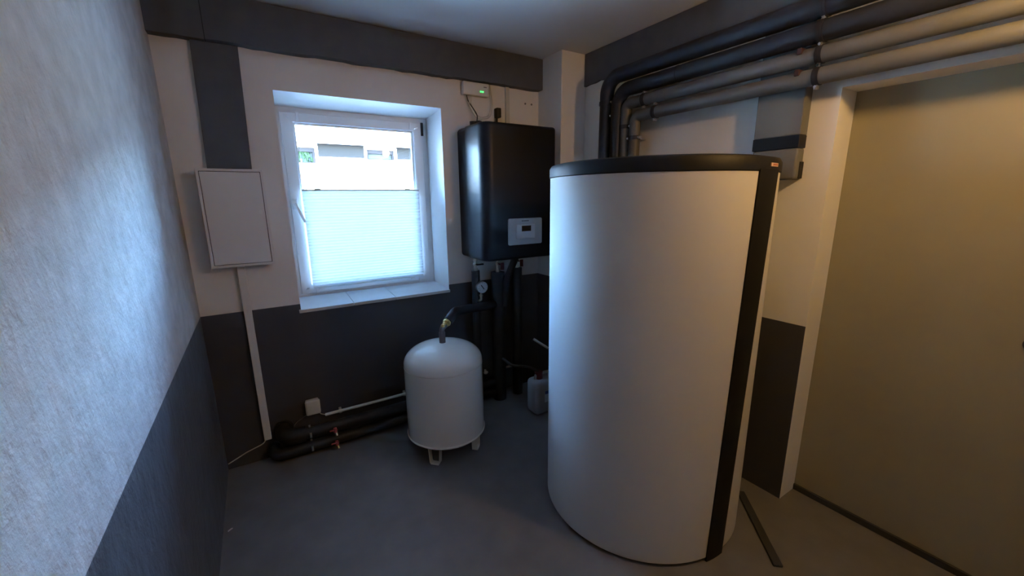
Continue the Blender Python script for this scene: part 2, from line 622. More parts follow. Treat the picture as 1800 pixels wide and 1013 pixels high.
# ------------------------------------------------------------------ big buffer tank
TX, TY, TR = 1.937, -1.455, 0.489
tk = tag(thing('hot_water_tank', None, None, (TX, TY, 0)), 'tall white round hot water storage tank with black lid and black strip', 'water tank')
bm = new()
lathe(bm, TX, TY, [(TR - 0.03, 0.0), (TR - 0.03, 0.012), (TR - 0.006, 0.013), (TR, 0.02), (TR, 1.684)], 128)
obj('shell', bm, 'shell', tk, smooth=35)
bm = new()
lathe(bm, TX, TY, [(TR + 0.001, 1.682), (TR + 0.004, 1.685), (TR + 0.004, 1.722), (TR - 0.004, 1.736), (TR - 0.03, 1.742), (TR - 0.2, 1.75), (0.01, 1.752)], 128)
lid = obj('lid', bm, 'lid', tk, smooth=35, label='black round lid')


def arc_strip(a0, a1, r0, r1, z0, z1, n=10, b0=None, b1=None):
    b0 = a0 if b0 is None else b0
    b1 = a1 if b1 is None else b1
    bm = new()
    R_ = []
    for i in range(n + 1):
        at = math.radians(a0 + (a1 - a0) * i / n)
        ab = math.radians(b0 + (b1 - b0) * i / n)
        R_.append([bm.verts.new((TX + r * math.cos(a), TY + r * math.sin(a), z)) for (r, z, a) in
                   ((r0, z0, ab), (r1, z0, ab), (r1, z1, at), (r0, z1, at))])
    for i in range(n):
        for k in range(4):
            bm.faces.new((R_[i][k], R_[i][(k + 1) % 4], R_[i + 1][(k + 1) % 4], R_[i + 1][k]))
    bm.faces.new(R_[0][::-1])
    bm.faces.new(R_[-1])
    return bm


SA0, SA1 = -94.5, -77
obj('closing_strip', arc_strip(SA0, SA1, TR - 0.002, TR + 0.006, 0.0, 1.69, 10, -101, -89), 'lid', tk, smooth=35, label='black vertical closing strip')
bdg = obj('badge', arc_strip(SA1 - 10, SA1 - 2.5, TR + 0.003, TR + 0.0075, 1.700, 1.713), 'badge', tk, label='small reddish maker badge')
for k in range(5):
    a = SA1 - 8.2 + k * 1.0
    obj('badge_mark', arc_strip(a, a + 0.6, TR + 0.007, TR + 0.0082, 1.7035, 1.7095, 2), 'badge_red', bdg)

# ------------------------------------------------------------------ wall hung heat unit
boiler = tag(thing('heating_unit', None, None, (1.9, 0, 1.17)), 'black wall-hung heating unit with a silver control panel', 'boiler')
UX0, UX1, UY, UZ0, UZ1 = 1.605, 2.192, -0.38, 1.172, 2.072


def rounded_case(x0, x1, yb, yf, z0, z1, r, rf, n=6):
    """rounded rectangle in elevation with radius r, softened towards the front over rf"""
    bm = new()

    def loop(inset, y):
        rr = max(0.004, r - inset)
        pts = []
        for (cx, cz, a0) in ((x1 - inset - rr, z1 - inset - rr, 0), (x0 + inset + rr, z1 - inset - rr, 90),
                             (x0 + inset + rr, z0 + inset + rr, 180), (x1 - inset - rr, z0 + inset + rr, 270)):
            for k in range(n + 1):
                a = math.radians(a0 + 90 * k / n)
                pts.append(bm.verts.new((cx + rr * math.cos(a), y, cz + rr * math.sin(a))))
        return pts
    loops = [loop(0, yb), loop(0, yf + rf)]
    for k in range(1, 9):
        a = math.radians(90 * k / 8)
        loops.append(loop(rf * (1 - math.cos(a)), yf + rf * (1 - math.sin(a))))
    for i in range(len(loops) - 1):
        m_ = len(loops[i])
        for k in range(m_):
            bm.faces.new((loops[i][k], loops[i][(k + 1) % m_], loops[i + 1][(k + 1) % m_], loops[i + 1][k]))
    bm.faces.new(loops[0])
    bm.faces.new(loops[-1])
    return bm


obj('rear_body', rounded_case(UX0 + 0.002, UX1 - 0.002, 0, -0.118, UZ0 + 0.002, UZ1 - 0.002, 0.03, 0.003), 'case', boiler, smooth=40)


def cover():
    bm = new()
    # plan outline with large round front corners, softened top and bottom
    r, n = 0.075, 10
    def plan(ins, z):
        rr = r - ins
        pts = [(UX1 - ins, -0.121), (UX0 + ins, -0.121)]
        c0 = (UX0 + r, UY + r)
        for k in range(n + 1):
            a = math.radians(180 + 90 * k / n)
            pts.append((c0[0] + rr * math.cos(a), c0[1] + rr * math.sin(a)))
        c1 = (UX1 - 0.03, UY + 0.03)
        r3 = 0.03 - ins
        for k in range(n + 1):
            a = math.radians(270 + 90 * k / n)
            pts.append((c1[0] + r3 * math.cos(a), c1[1] + r3 * math.sin(a)))
        return [bm.verts.new((x, y, z)) for (x, y) in pts]
    s = 0.022
    lv = []
    for k in range(5):
        a = math.radians(90 * k / 4)
        lv.append(plan(s * (1 - math.sin(a)), UZ0 + s * (1 - math.cos(a))))
    for k in range(5):
        a = math.radians(90 * k / 4)
        lv.append(plan(s * (1 - math.cos(a)), UZ1 - s + s * math.sin(a)))
    for i in range(len(lv) - 1):
        m_ = len(lv[i])
        for k in range(m_):
            bm.faces.new((lv[i][k], lv[i][(k + 1) % m_], lv[i + 1][(k + 1) % m_], lv[i + 1][k]))
    bm.faces.new(lv[0][::-1])
    bm.faces.new(lv[-1])
    return bm


obj('front_cover', cover(), 'case', boiler, smooth=40)
cp = obj('control_panel', rounded_case(1.781, 2.062, UY, UY - 0.008, 1.274, 1.456, 0.012, 0.003), 'panel', boiler, smooth=40, label='silver control panel')
obj('display_frame', rounded_case(1.842, 1.995, UY - 0.008, UY - 0.016, 1.316, 1.414, 0.004, 0.002), 'panel2', cp, smooth=40)
obj('display', box(new(), 1.884, 1.961, UY - 0.0175, UY - 0.015, 1.367, 1.405), 'screen', cp, label='dark display')
for k, wd in enumerate((0.007, 0.006, 0.008, 0.007, 0.007, 0.006)):
    x = 1.889 + k * 0.0104
    obj('logo_mark', box(new(), x, x + wd, UY - 0.0092, UY - 0.0078, 1.4345, 1.4415), 'mark', cp)
bm = new()
cyl(bm, (1.655, -0.16, 2.066), (1.655, -0.16, 2.098), 0.026)
tube(bm, fillet([(1.655, -0.16, 2.09), (1.71, -0.16, 2.102), (1.745, -0.16, 2.066)], 0.03), 0.010, 12)
obj('cable_gland', bm, 'rubber', boiler, smooth=40)

# connections under the unit: three insulated pipes with ball valves
YP = -0.12


def drop_pipe(x, r, zt, label, handle, gauge=False, zb=0.0):
    p = tag(thing('insulated_riser_pipe', None, None, (x, YP, 0), group='insulated risers below the heating unit'), label, 'pipe')
    bm = new()
    tube(bm, [(x, YP, 0.0 + zb), (x, YP, zt)], r, 20)
    obj('insulation', bm, 'foam', p, smooth=40)
    bm = new()
    cyl(bm, (x, YP, zt - 0.01), (x, YP, UZ0), 0.011)
    cyl(bm, (x, YP, zt + 0.002), (x, YP, zt + 0.018), 0.019, 6)
    cyl(bm, (x, YP, UZ0 - 0.026), (x, YP, UZ0 - 0.008), 0.018, 6)
    sphere(bm, (x, YP, (zt + UZ0) / 2), 0.017, 12)
    v_ = obj('ball_valve', bm, 'nickel', p, smooth=40, label='bright metal ball valve')
    zc = (zt + UZ0) / 2
    bm = new()
    cyl(bm, (x, YP - 0.014, zc), (x, YP - 0.034, zc), 0.006, 10)
    if handle == 'dark':
        box(bm, x - 0.008, x + 0.05, YP - 0.040, YP - 0.033, zc - 0.006, zc + 0.006, 0.002)
    else:
        box(bm, x + 0.006, x + 0.034, YP - 0.041, YP - 0.033, zc - 0.045, zc + 0.010, 0.003)
    obj('valve_handle', bm, 'rubber' if handle == 'dark' else 'red', v_, label='dark lever' if handle == 'dark' else 'red lever')
    return p


p1 = drop_pipe(1.655, 0.031, 1.075, 'black insulated riser with the round pressure gauge, nearest the window', 'dark')
p2 = drop_pipe(1.843, 0.052, 1.045, 'thick black insulated riser with red lever below the heating unit', 'red')
p3 = drop_pipe(2.016, 0.040, 1.062, 'black insulated riser with red lever nearest the white storage tank', 'red')
# second bent pipe joining the middle riser
bm = new()
tube(bm, fillet([(1.872, -0.15, 0.78), (1.888, -0.17, 0.98), (1.96, -0.20, 1.165)], 0.12), 0.026, 16)
obj('branch', bm, 'foam', p2, smooth=40, label='bent black branch')

gx, gz = 1.680, 0.955
bm = new()
cyl(bm, (gx, YP - 0.02, gz), (gx, YP - 0.058, gz), 0.043, 32)
g_o = obj('pressure_gauge', bm, 'zinc', p1, smooth=40, label='round white pressure gauge')
bm = new()
cyl(bm, (gx, YP - 0.058, gz), (gx, YP - 0.0595, gz), 0.039, 32)
obj('dial', bm, 'label', g_o)
bm = new()
v = [bm.verts.new(c) for c in ((gx - 0.016, YP - 0.061, gz + 0.018), (gx - 0.010, YP - 0.061, gz + 0.021), (gx + 0.014, YP - 0.061, gz - 0.013), (gx + 0.009, YP - 0.061, gz - 0.017))]
bm.faces.new(v)
bmesh.ops.solidify(bm, geom=bm.faces[:], thickness=0.001)
obj('needle', bm, 'mark', g_o)
for k in range(9):
    a = math.radians(-40 + k * 32.5)
    bm = new()
    c, s = math.cos(a), math.sin(a)
    cyl(bm, (gx + 0.030 * c, YP - 0.0602, gz + 0.030 * s), (gx + 0.036 * c, YP - 0.0602, gz + 0.036 * s), 0.0008, 5)
    obj('tick', bm, 'mark', g_o)
bm = new()
cyl(bm, (gx - 0.005, YP - 0.04, gz - 0.040), (gx - 0.005, YP - 0.04, gz - 0.075), 0.008, 10)
cyl(bm, (gx - 0.005, YP - 0.04, gz - 0.055), (gx - 0.005, YP - 0.04, gz - 0.068), 0.014, 6)
tube(bm, fillet([(gx - 0.005, YP - 0.04, gz - 0.07), (gx - 0.005, YP - 0.04, gz - 0.098), (gx - 0.03, YP - 0.045, gz - 0.102)], 0.012), 0.010, 10)
cyl(bm, (gx - 0.005, YP - 0.04, gz - 0.098), (gx - 0.005, YP, gz - 0.098), 0.010, 10)
obj('drain_tap', bm, 'nickel', p1, smooth=40, label='small brass drain tap')

# ------------------------------------------------------------------ expansion vessel
VX, VY, VR = 1.224, -0.49, 0.245
ve = tag(thing('expansion_vessel', None, None, (VX, VY, 0)), 'small white round expansion vessel on three legs below the window', 'vessel')
prof = [(0.02, 0.080)]
for k in range(1, 11):
    a = math.radians(90 * k / 10)
    prof.append(((VR - 0.006) * math.sin(a), 0.128 - 0.048 * math.cos(a)))
prof += [(VR + 0.002, 0.130), (VR + 0.005, 0.133), (VR + 0.005, 0.139), (VR, 0.142), (VR, 0.586), (VR - 0.003, 0.588), (VR - 0.003, 0.5915), (VR, 0.5935), (VR, 0.598)]
for k in range(1, 15):
    a = math.radians(90 * k / 14)
    prof.append((max(0.02, VR * math.cos(a) ** 0.75), 0.598 + 0.12 * math.sin(a)))
bm = new()
lathe(bm, VX, VY, prof, 96)
obj('body', bm, 'vessel', ve, smooth=30)
for a in (-135, -43, 90):
    ang = math.radians(a)
    c = Vector((VX + 0.195 * math.cos(ang), VY + 0.195 * math.sin(ang), 0))
    tdir = Vector((-math.sin(ang), math.cos(ang), 0))
    rdir = Vector((math.cos(ang), math.sin(ang), 0))
    bm = new()
    # U-shaped flat strap, open upwards
    path = [(-0.040, 0.130), (-0.032, 0.010), (-0.025, 0.0), (0.025, 0.0), (0.032, 0.010), (0.040, 0.130)]
    inner = [(-0.036, 0.130), (-0.028, 0.012), (-0.022, 0.004), (0.022, 0.004), (0.028, 0.012), (0.036, 0.130)]
    R0 = [[bm.verts.new(c + tdir * s + rdir * d + Vector((0, 0, z))) for (s, z) in pth] for pth in (path, inner) for d in (-0.018, 0.018)]
    for k in range(5):
        bm.faces.new((R0[0][k], R0[0][k + 1], R0[1][k + 1], R0[1][k]))
        bm.faces.new((R0[2][k], R0[2][k + 1], R0[3][k + 1], R0[3][k]))
        bm.faces.new((R0[0][k], R0[0][k + 1], R0[2][k + 1], R0[2][k]))
        bm.faces.new((R0[1][k], R0[1][k + 1], R0[3][k + 1], R0[3][k]))
    for k in (0, 5):
        bm.faces.new((R0[0][k], R0[1][k], R0[3][k], R0[2][k]))
    obj('leg', bm, 'vessel', ve)
bm = new()
cyl(bm, (VX, VY, 0.708), (VX, VY, 0.785), 0.0195, 16)
tube(bm, fillet([(VX, VY, 0.775), (VX, VY, 0.808), (VX + 0.035, VY + 0.02, 0.822)], 0.018), 0.0165, 14)
obj('connection', bm, 'grey_hose', ve, smooth=40, label='dark grey threaded connection')

vp = tag(thing('vessel_hose', None, None, (VX, VY, 0.8)), 'black insulated pipe rising from the expansion vessel to the risers', 'pipe')
bm = new()
sphere(bm, (VX + 0.008, VY + 0.0, 0.824), 0.014, 10)
cyl(bm, (VX + 0.008, VY, 0.824), (VX + 0.045, VY + 0.02, 0.838), 0.009, 10)
obj('vent_screw', bm, 'brass', vp, smooth=40, label='small brass vent')
bm = new()
cyl(bm, (VX + 0.028, VY + 0.015, 0.822), (VX + 0.065, VY + 0.04, 0.845), 0.020, 8)
cyl(bm, (VX + 0.040, VY + 0.022, 0.829), (VX + 0.052, VY + 0.030, 0.837), 0.026, 8)
obj('coupling', bm, 'brass', vp, smooth=40, label='brass screw coupling')
bm = new()
tube(bm, fillet([(VX + 0.055, VY + 0.033, 0.836), (VX + 0.13, VY + 0.08, 0.880), (1.70, -0.19, 0.815), (1.80, -0.13, 0.80)], 0.09), 0.031, 18)
obj('insulation', bm, 'foam', vp, smooth=40)

# ------------------------------------------------------------------ two insulated pipes along the foot of the window wall
YL = -0.105


def floor_pipe(z, r, label, wall_end):
    p = tag(thing('insulated_floor_pipe', None, None, (0.9, YL, z), group='insulated pipes along the window wall'), label, 'pipe')
    bm = new()
    if wall_end:
        pts = fillet([(1.80, YL, z), (0.315, YL, z), (0.315, 0.0, z + 0.02)], 0.06)
    else:
        pts = fillet([(1.80, YL - 0.01, z), (0.25, YL - 0.01, z), (0.25, 0.0, z)], 0.05)
    tube(bm, pts, r, 20)
    obj('insulation', bm, 'foam', p, smooth=40)
    yc = YL if wall_end else YL - 0.01
    if wall_end:
        bm = new()
        tube(bm, fillet([(0.43, YL, z), (0.315, YL, z), (0.315, -0.012, z + 0.02)], 0.065), r + 0.014, 24)
        cyl(bm, (0.315, -0.012, z + 0.02), (0.315, 0.0, z + 0.02), r + 0.020, 28)
        obj('elbow_shell', bm, 'rubber', p, smooth=40, label='thick black elbow cover')
    bm = new()
    box(bm, 0.449, 0.461, yc - 0.008, yc + 0.008, z + r, z + r + 0.014, 0.002)
    box(bm, 0.449, 0.461, yc - r - 0.008, yc - r + 0.001, z - 0.016, z + 0.016, 0.001)
    torus_ring(bm, (0.455, yc, z), (1, 0, 0), r - 0.001, 0.010, 0.003)
    pcl = obj('pipe_clamp', bm, 'zinc', p, smooth=40, label='bright pipe clamp')
    bm = new()
    torus_ring(bm, (0.455, yc, z), (1, 0, 0), r - 0.001, 0.018, 0.004)
    obj('rubber_lining', bm, 'rubber', pcl, smooth=40)
    # drain valve with a red wing lever
    bm = new()
    cyl(bm, (0.597, yc - r + 0.006, z - 0.006), (0.597, yc - r - 0.030, z - 0.012), 0.010, 12)
    cyl(bm, (0.597, yc - r - 0.024, z - 0.010), (0.600, yc - r - 0.038, z - 0.034), 0.0095, 12)
    dv = obj('drain_valve', bm, 'nickel', p, smooth=40)
    bm = new()
    box(bm, 0.560, 0.606, yc - r - 0.042, yc - r - 0.030, z + 0.004, z + 0.012, 0.003)
    cyl(bm, (0.593, yc - r - 0.034, z - 0.01), (0.593, yc - r - 0.034, z + 0.020), 0.010, 10)
    obj('lever', bm, 'pinkred', dv, smooth=40, label='red wing lever')
    return p


floor_pipe(0.152, 0.036, 'upper black insulated pipe along the wall with round elbow cover', True)
floor_pipe(0.064, 0.034, 'lower black insulated pipe along the wall, just above the floor', False)

# ------------------------------------------------------------------ electrical cabinet with trunking
ec = tag(thing('electrical_cabinet', None, None, (0.245, 0, 1.243)), 'white flat electrical cabinet on the wall left of the window', 'cabinet')
EX0, EX1, EZ0, EZ1, EY = 0.097, 0.394, 1.243, 1.762, -0.095
obj('body', box(new(), EX0 + 0.006, EX1 - 0.006, EY + 0.012, 0, EZ0 + 0.006, EZ1 - 0.006), 'cabinet', ec)
obj('frame', ring_frame(EX0, EX1, EZ0, EZ1, 0.013, 0.013, 0.013, 0.013, EY, EY + 0.03, 0.002), 'cabinet', ec)
obj('gap', box(new(), EX0 + 0.011, EX1 - 0.011, EY + 0.008, EY + 0.014, EZ0 + 0.011, EZ1 - 0.011), 'groove', ec)
dr = obj('door', box(new(), EX0 + 0.0155, EX1 - 0.0155, EY + 0.001, EY + 0.012, EZ0 + 0.0155, EZ1 - 0.0155, 0.002), 'cabinet', ec)
bm = new()
cyl(bm, (EX1 - 0.036, EY + 0.002, 1.535), (EX1 - 0.036, EY - 0.002, 1.535), 0.010, 20)
obj('lock', bm, 'plastic', dr, smooth=40)
tag(obj('cable_trunking', box(new(), 0.204, 0.244, -0.03, 0, 0.138, 1.243, 0.003), 'plastic', origin=(0.224, 0, 0.138)),
    'white vertical cable trunking below the electrical cabinet', 'trunking')
bm = new()
tube(bm, fillet([(0.215, -0.014, 0.145), (0.200, -0.02, 0.118), (0.10, -0.012, 0.085), (0.004, -0.006, 0.040)], 0.05), 0.0035, 8)
tag(obj('loose_cable', bm, 'oldplastic', origin=(0.2, -0.014, 0.05), smooth=40), 'thin white cable from the trunking to the room corner', 'cable')

jb = tag(thing('junction_box', None, None, (0.493, 0, 0.23)), 'small white square junction box low on the grey wall', 'junction box')
obj('base', box(new(), 0.454, 0.532, -0.022, 0, 0.236, 0.328, 0.008, 3, lambda e: abs((e.verts[0].co - e.verts[1].co).normalized().y) > 0.9), 'oldplastic', jb)
obj('cover', box(new(), 0.449, 0.537, -0.04, -0.022, 0.231, 0.333, 0.012, 3), 'oldplastic', jb, smooth=40)

cd = tag(thing('cable_conduit', None, None, (1.2, 0, 0.2)), 'thin white conduit pipe running along the grey wall behind the vessel', 'conduit')
bm = new()
tube(bm, [(0.560, -0.018, 0.201), (1.70, -0.018, 0.199)], 0.0105, 14)
obj('conduit', bm, 'plastic', cd, smooth=40)
for x in (0.655, 1.095):
    bm = new()
    torus_ring(bm, (x, -0.018, 0.2), (1, 0, 0), 0.0105, 0.016, 0.004)
    box(bm, x - 0.008, x + 0.008, -0.012, 0, 0.19, 0.222, 0.001)
    obj('clip', bm, 'plastic', cd, smooth=40)
bm = new()
tube(bm, fillet([(0.527, -0.02, 0.234), (0.535, -0.02, 0.216), (0.562, -0.018, 0.201)], 0.02), 0.003, 8)
obj('cable', bm, 'oldplastic', cd, smooth=40)
bm = new()
tube(bm, fillet([(0.50, -0.012, 0.236), (0.44, -0.010, 0.222), (0.385, -0.012, 0.195), (0.372, -0.03, 0.185)], 0.06), 0.0025, 8)
tag(obj('sensor_wire', bm, 'grey_hose', origin=(0.44, -0.01, 0.2), smooth=40), 'thin grey wire looping from the junction box to the elbow', 'wire')
for (a, b, lab) in ((1.757, 1.789, 'short white conduit piece low on the dark wall, left of the risers'),
                    (1.872, 2.03, 'white conduit piece low on the dark wall behind the risers')):
    c2 = tag(thing('conduit_piece', None, None, ((a + b) / 2, 0, 0.2), group='short conduit pieces'), lab, 'conduit')
    bm = new()
    tube(bm, [(a, -0.25, 0.16), (b, -0.25, 0.16)], 0.010, 12)
    bmesh.ops.translate(bm, verts=bm.verts, vec=(0, 0.232, 0.04))
    obj('tube', bm, 'plastic', c2, smooth=40)
    bm = new()
    torus_ring(bm, ((a + b) / 2, -0.018, 0.2), (1, 0, 0), 0.010, 0.014, 0.004)
    box(bm, (a + b) / 2 - 0.007, (a + b) / 2 + 0.007, -0.012, 0, 0.19, 0.222, 0.001)
    obj('clip', bm, 'plastic', c2, smooth=40)

# ------------------------------------------------------------------ gateway, plug and cables over the heating unit
gw = tag(thing('network_gateway', None, None, (1.747, 0, 2.29)), 'white network box with three green lights under the beam', 'gateway')
obj('housing', box(new(), 1.646, 1.846, -0.042, 0, 2.294, 2.380, 0.006, 3), 'plastic', gw, smooth=40)
for x in (1.777, 1.788, 1.799):
    obj('light', box(new(), x - 0.0028, x + 0.0028, -0.0438, -0.0415, 2.3185, 2.3275), 'led', gw, label='green indicator light')
obj('logo_mark', box(new(), 1.803, 1.827, -0.0432, -0.0415, 2.352, 2.357), 'mark', gw)
bm = new()
tube(bm, fillet([(1.678, -0.022, 2.2935), (1.685, -0.024, 2.26), (1.745, -0.05, 2.165), (1.70, -0.12, 2.10)], 0.05), 0.0035, 8)
tag(obj('power_cable', bm, 'rubber', origin=(1.68, -0.02, 2.2), smooth=40), 'black cable hanging from the network box', 'cable')
for i, (dx, lab) in enumerate(((0.0, 'white cable loop hanging beside the network box, outer strand'), (0.012, 'white cable loop hanging beside the network box, inner strand'))):
    bm = new()
    pts = [(1.70 + dx, -0.022, 2.2935), (1.69 + dx * 1.4, -0.03, 2.235), (1.74 + dx, -0.04, 2.135 + dx), (1.86 - dx, -0.03, 2.155 + dx), (1.885 - dx, -0.018, 2.26), (1.872 - dx, -0.008, 2.386)]
    tube(bm, fillet(pts, [0.06, 0.06, 0.06, 0.1]), 0.0032, 8)
    tag(obj('network_cable', bm, 'oldplastic', origin=(1.8, -0.02, 2.2), smooth=40), lab, 'cable')
pl = tag(thing('power_plug', None, None, (1.925, 0, 2.2)), 'black mains plug just above the heating unit', 'plug')
obj('body', box(new(), 1.906, 1.944, -0.045, 0, 2.165, 2.232, 0.006, 2), 'rubber', pl, smooth=40)
bm = new()
tube(bm, fillet([(1.915, -0.025, 2.168), (1.912, -0.03, 2.12), (1.922, -0.05, 2.074)], 0.03), 0.008, 10)
obj('cord', bm, 'rubber', pl, smooth=40)
tag(obj('wall_conduit', box(new(), 2.0, 2.032, -0.016, 0, 1.95, 2.388, 0.003), 'oldplastic', origin=(2.016, 0, 1.95)),
    'pale vertical conduit running down behind the heating unit', 'conduit')
for (x, lab) in ((2.181, 'grey wall plug left of its twin below the beam end'), (2.239, 'grey wall plug nearest the corner pillar')):
    bm = new()
    cyl(bm, (x, -0.0035, 2.292), (x, 0.004, 2.292), 0.007, 14)
    cyl(bm, (x, -0.0045, 2.292), (x, -0.003, 2.292), 0.003, 8)
    tag(obj('wall_plug', bm, 'grey_hose', origin=(x, 0, 2.292)), lab, 'wall plug', 'wall plugs above the heating unit')

# ------------------------------------------------------------------ four insulated pipes on the right wall
def wall_pipe(x, yv, zh, r, mat, label, clamp_z, clamp_y, bend, far_clamp=-1.865, stand=True):
    p = tag(thing('insulated_wall_pipe', None, None, (x, yv, 0), group='insulated pipes on the right wall'), label, 'pipe')
    bm = new()
    pts = fillet([(x, yv, 0.0), (x, yv, zh), (x, YR + 0.0, zh)], bend, 10)
    tube(bm, pts, r, 24)
    obj('insulation', bm, mat, p, smooth=40)

    def clamp(c, axis, lug):
        bm = new()
        torus_ring(bm, c, axis, r - 0.001, 0.009, 0.003)
        c = Vector(c)
        a = Vector(axis)
        for s in (1, -1):
            q = c + Vector(lug) * s * (r + 0.009)
            e = [0.006 if abs(k) > 0.5 else 0.008 for k in a]
            box(bm, q.x - 0.010, q.x + 0.010, q.y - e[1], q.y + e[1], q.z - 0.008, q.z + 0.008, 0.002)
            cyl(bm, q + Vector((-0.018, 0, 0)), q + Vector((0.012, 0, 0)), 0.006, 8)
        cyl(bm, c + Vector((r, 0, 0)), (W, c.y, c.z), 0.005, 8)
        o = obj('pipe_clamp', bm, 'zinc', p, smooth=40, label='bright pipe clamp')
        bm = new()
        torus_ring(bm, c, axis, r - 0.0015, 0.024, 0.0045)
        torus_ring(bm, c + Vector(axis) * 0.004, axis, r - 0.0015, 0.012, 0.0055)
        obj('rubber_lining', bm, 'rubber', o, smooth=40)
    clamp((x, yv, clamp_z), (0, 0, 1), (0, 1, 0))
    if clamp_y is not None:
        clamp((x, clamp_y, zh), (0, 1, 0), (0, 0, 1))
    clamp((x, far_clamp, zh), (0, 1, 0), (0, 0, 1))
    return p


XA, XC = 2.412, 2.422
pa = wall_pipe(XA, -0.632, 2.352, 0.045, 'foam', 'topmost black insulated pipe running along the right wall', 2.20, None, 0.10)
pb = wall_pipe(XA, -0.735, 2.255, 0.042, 'foam', 'second black insulated pipe from the top on the right wall', 2.115, None, 0.09)
pc = wall_pipe(XC, -0.800, 2.168, 0.034, 'grey_foam', 'upper of the two grey jacketed pipes on the right wall', 2.03, -0.945, 0.038)
pd = wall_pipe(XC, -0.877, 2.084, 0.034, 'grey_foam', 'lowest grey jacketed pipe, just above the door', 1.955, -1.03, 0.038)
for (p, z) in ((pc, 2.168), (pd, 2.084)):
    obj('joint_tape', box(new(), XC - 0.038, XC + 0.01, -1.806, -1.786, z + 0.012, z + 0.038, 0.003), 'maroon', p, label='dark red tape at a joint')
bm = new()
torus_ring(bm, (XA, -1.18, 2.255), (0, 1, 0), 0.0415, 0.006, 0.002)
obj('joint', bm, 'rubber', pb, smooth=40)

# ------------------------------------------------------------------ grey wall device behind the pipes
dv = tag(thing('wall_device', None, None, (2.50, -1.70, 1.664)), 'tall flat grey wall device with a black band, behind the storage tank', 'wall unit')
DX, DY0, DY1 = 2.464, -1.808, -1.602
obj('upper_cover', box(new(), DX, W, DY0, DY1, 1.862, 2.392, 0.004, 2), 'device', dv)
obj('band', box(new(), DX - 0.001, W, DY0, DY1 + 0.002, 1.806, 1.862, 0.002, 1), 'lid', dv, label='black band')
obj('lower_body', box(new(), DX, W, DY0, DY1, 1.664, 1.806, 0.012, 3), 'device', dv, smooth=40)
obj('side_vent', box(new(), DX + 0.03, W, DY0 - 0.003, DY0 + 0.01, 1.67, 1.745, 0.002, 1), 'lid', dv, label='black side vent')

# ------------------------------------------------------------------ door
d1 = thing('door_1', 'plain olive grey door set in a recess', None, (W + RD, -2.3, 0), kind='structure')
obj('leaf', box(new(), W + RD, W + RD + 0.05, YD1, YD0, 0.0, ZD), 'door', d1)
obj('floor_seal', box(new(), W + RD - 0.012, W + RD, YD1, YD0, 0.0, 0.034, 0.003), 'seal', d1, label='dark seal along the floor')
bm = new()
cyl(bm, (W + RD, -2.583, 1.05), (W + RD - 0.008, -2.583, 1.05), 0.027, 24)
hh = obj('handle', bm, 'steel', d1, smooth=40, label='dark door handle')
bm = new()
tube(bm, fillet([(W + RD, -2.583, 1.065), (W + RD - 0.05, -2.583, 1.065), (W + RD - 0.05, -2.70, 1.065)], 0.015), 0.010, 12)
obj('lever', bm, 'rubber', hh, smooth=40)

# ------------------------------------------------------------------ canister and hose
cn = tag(thing('plastic_canister', None, None, (1.99, -0.47, 0)), 'translucent grey plastic canister on the floor behind the tank', 'canister')
bm = new()
box(bm, 1.915, 2.12, -0.53, -0.39, 0.0, 0.27, 0.035, 4)
obj('body', bm, 'canister', cn, smooth=50)
bm = new()
tube(bm, fillet([(1.955, -0.46, 0.26), (1.955, -0.46, 0.305), (2.08, -0.46, 0.305), (2.08, -0.46, 0.26)], 0.02), 0.012, 10)
obj('handle', bm, 'canister', cn, smooth=50)
bm = new()
cyl(bm, (1.985, -0.46, 0.268), (1.985, -0.46, 0.325), 0.03, 20)
obj('cap', bm, 'red', cn, smooth=40, label='dark red cap')
lb = obj('label_sheet', box(new(), 1.992, 2.085, -0.5325, -0.5295, 0.10, 0.19), 'label', cn, label='white and blue label')
obj('label_band', box(new(), 1.992, 2.085, -0.5335, -0.5320, 0.165, 0.19), 'label_blue', lb)
bm = new()
tube(bm, fillet([(1.843, -0.175, 0.36), (1.86, -0.28, 0.335), (1.95, -0.40, 0.345), (1.985, -0.46, 0.318)], 0.08), 0.011, 12)
tag(obj('drain_hose', bm, 'dark_hose', origin=(1.9, -0.3, 0.33), smooth=40), 'grey drain hose leading into the plastic canister', 'hose')
bm = new()
tube(bm, [(2.19, -0.10, 0.43), (2.297, -0.16, 0.345)], 0.011, 12)
tag(obj('waste_pipe', bm, 'oldplastic', origin=(2.25, -0.13, 0.38), smooth=40), 'short pale pipe slanting against the dark corner', 'pipe')

# ------------------------------------------------------------------ odds on the floor
bm = new()
a, b = Vector((2.30, -1.93, 0.0)), Vector((2.083, -2.125, 0.0))
a = Vector((2.40, -1.78, 0))
d = (b - a).normalized()
n_ = Vector((-d.y, d.x, 0)) * 0.019
vs0 = [a + n_, a - n_, b - n_, b + n_]
lo = [bm.verts.new(q) for q in vs0]
hi = [bm.verts.new(q + Vector((0, 0, 0.012))) for q in vs0]
bm.faces.new(lo[::-1])
bm.faces.new(hi)
for i in range(4):
    bm.faces.new((lo[i], lo[(i + 1) % 4], hi[(i + 1) % 4], hi[i]))
bmesh.ops.bevel(bm, geom=list(bm.edges), offset=0.002, segments=1, affect='EDGES')
tag(obj('floor_strip', bm, 'steel', origin=(2.24, -1.95, 0)), 'dark flat strip lying on the floor beside the storage tank', 'strip')
bm = new()
v = [bm.verts.new(c) for c in ((0.020, -0.575, 0), (0.040, -0.560, 0), (0.036, -0.552, 0), (0.018, -0.564, 0), (0.028, -0.565, 0.006))]
bm.faces.new((v[3], v[2], v[1], v[0]))
for i in range(4):
    bm.faces.new((v[i], v[(i + 1) % 4], v[4]))
tag(obj('plaster_chip', bm, 'label', origin=(0.03, -0.565, 0)), 'tiny white plaster chip on the floor by the left wall', 'chip')

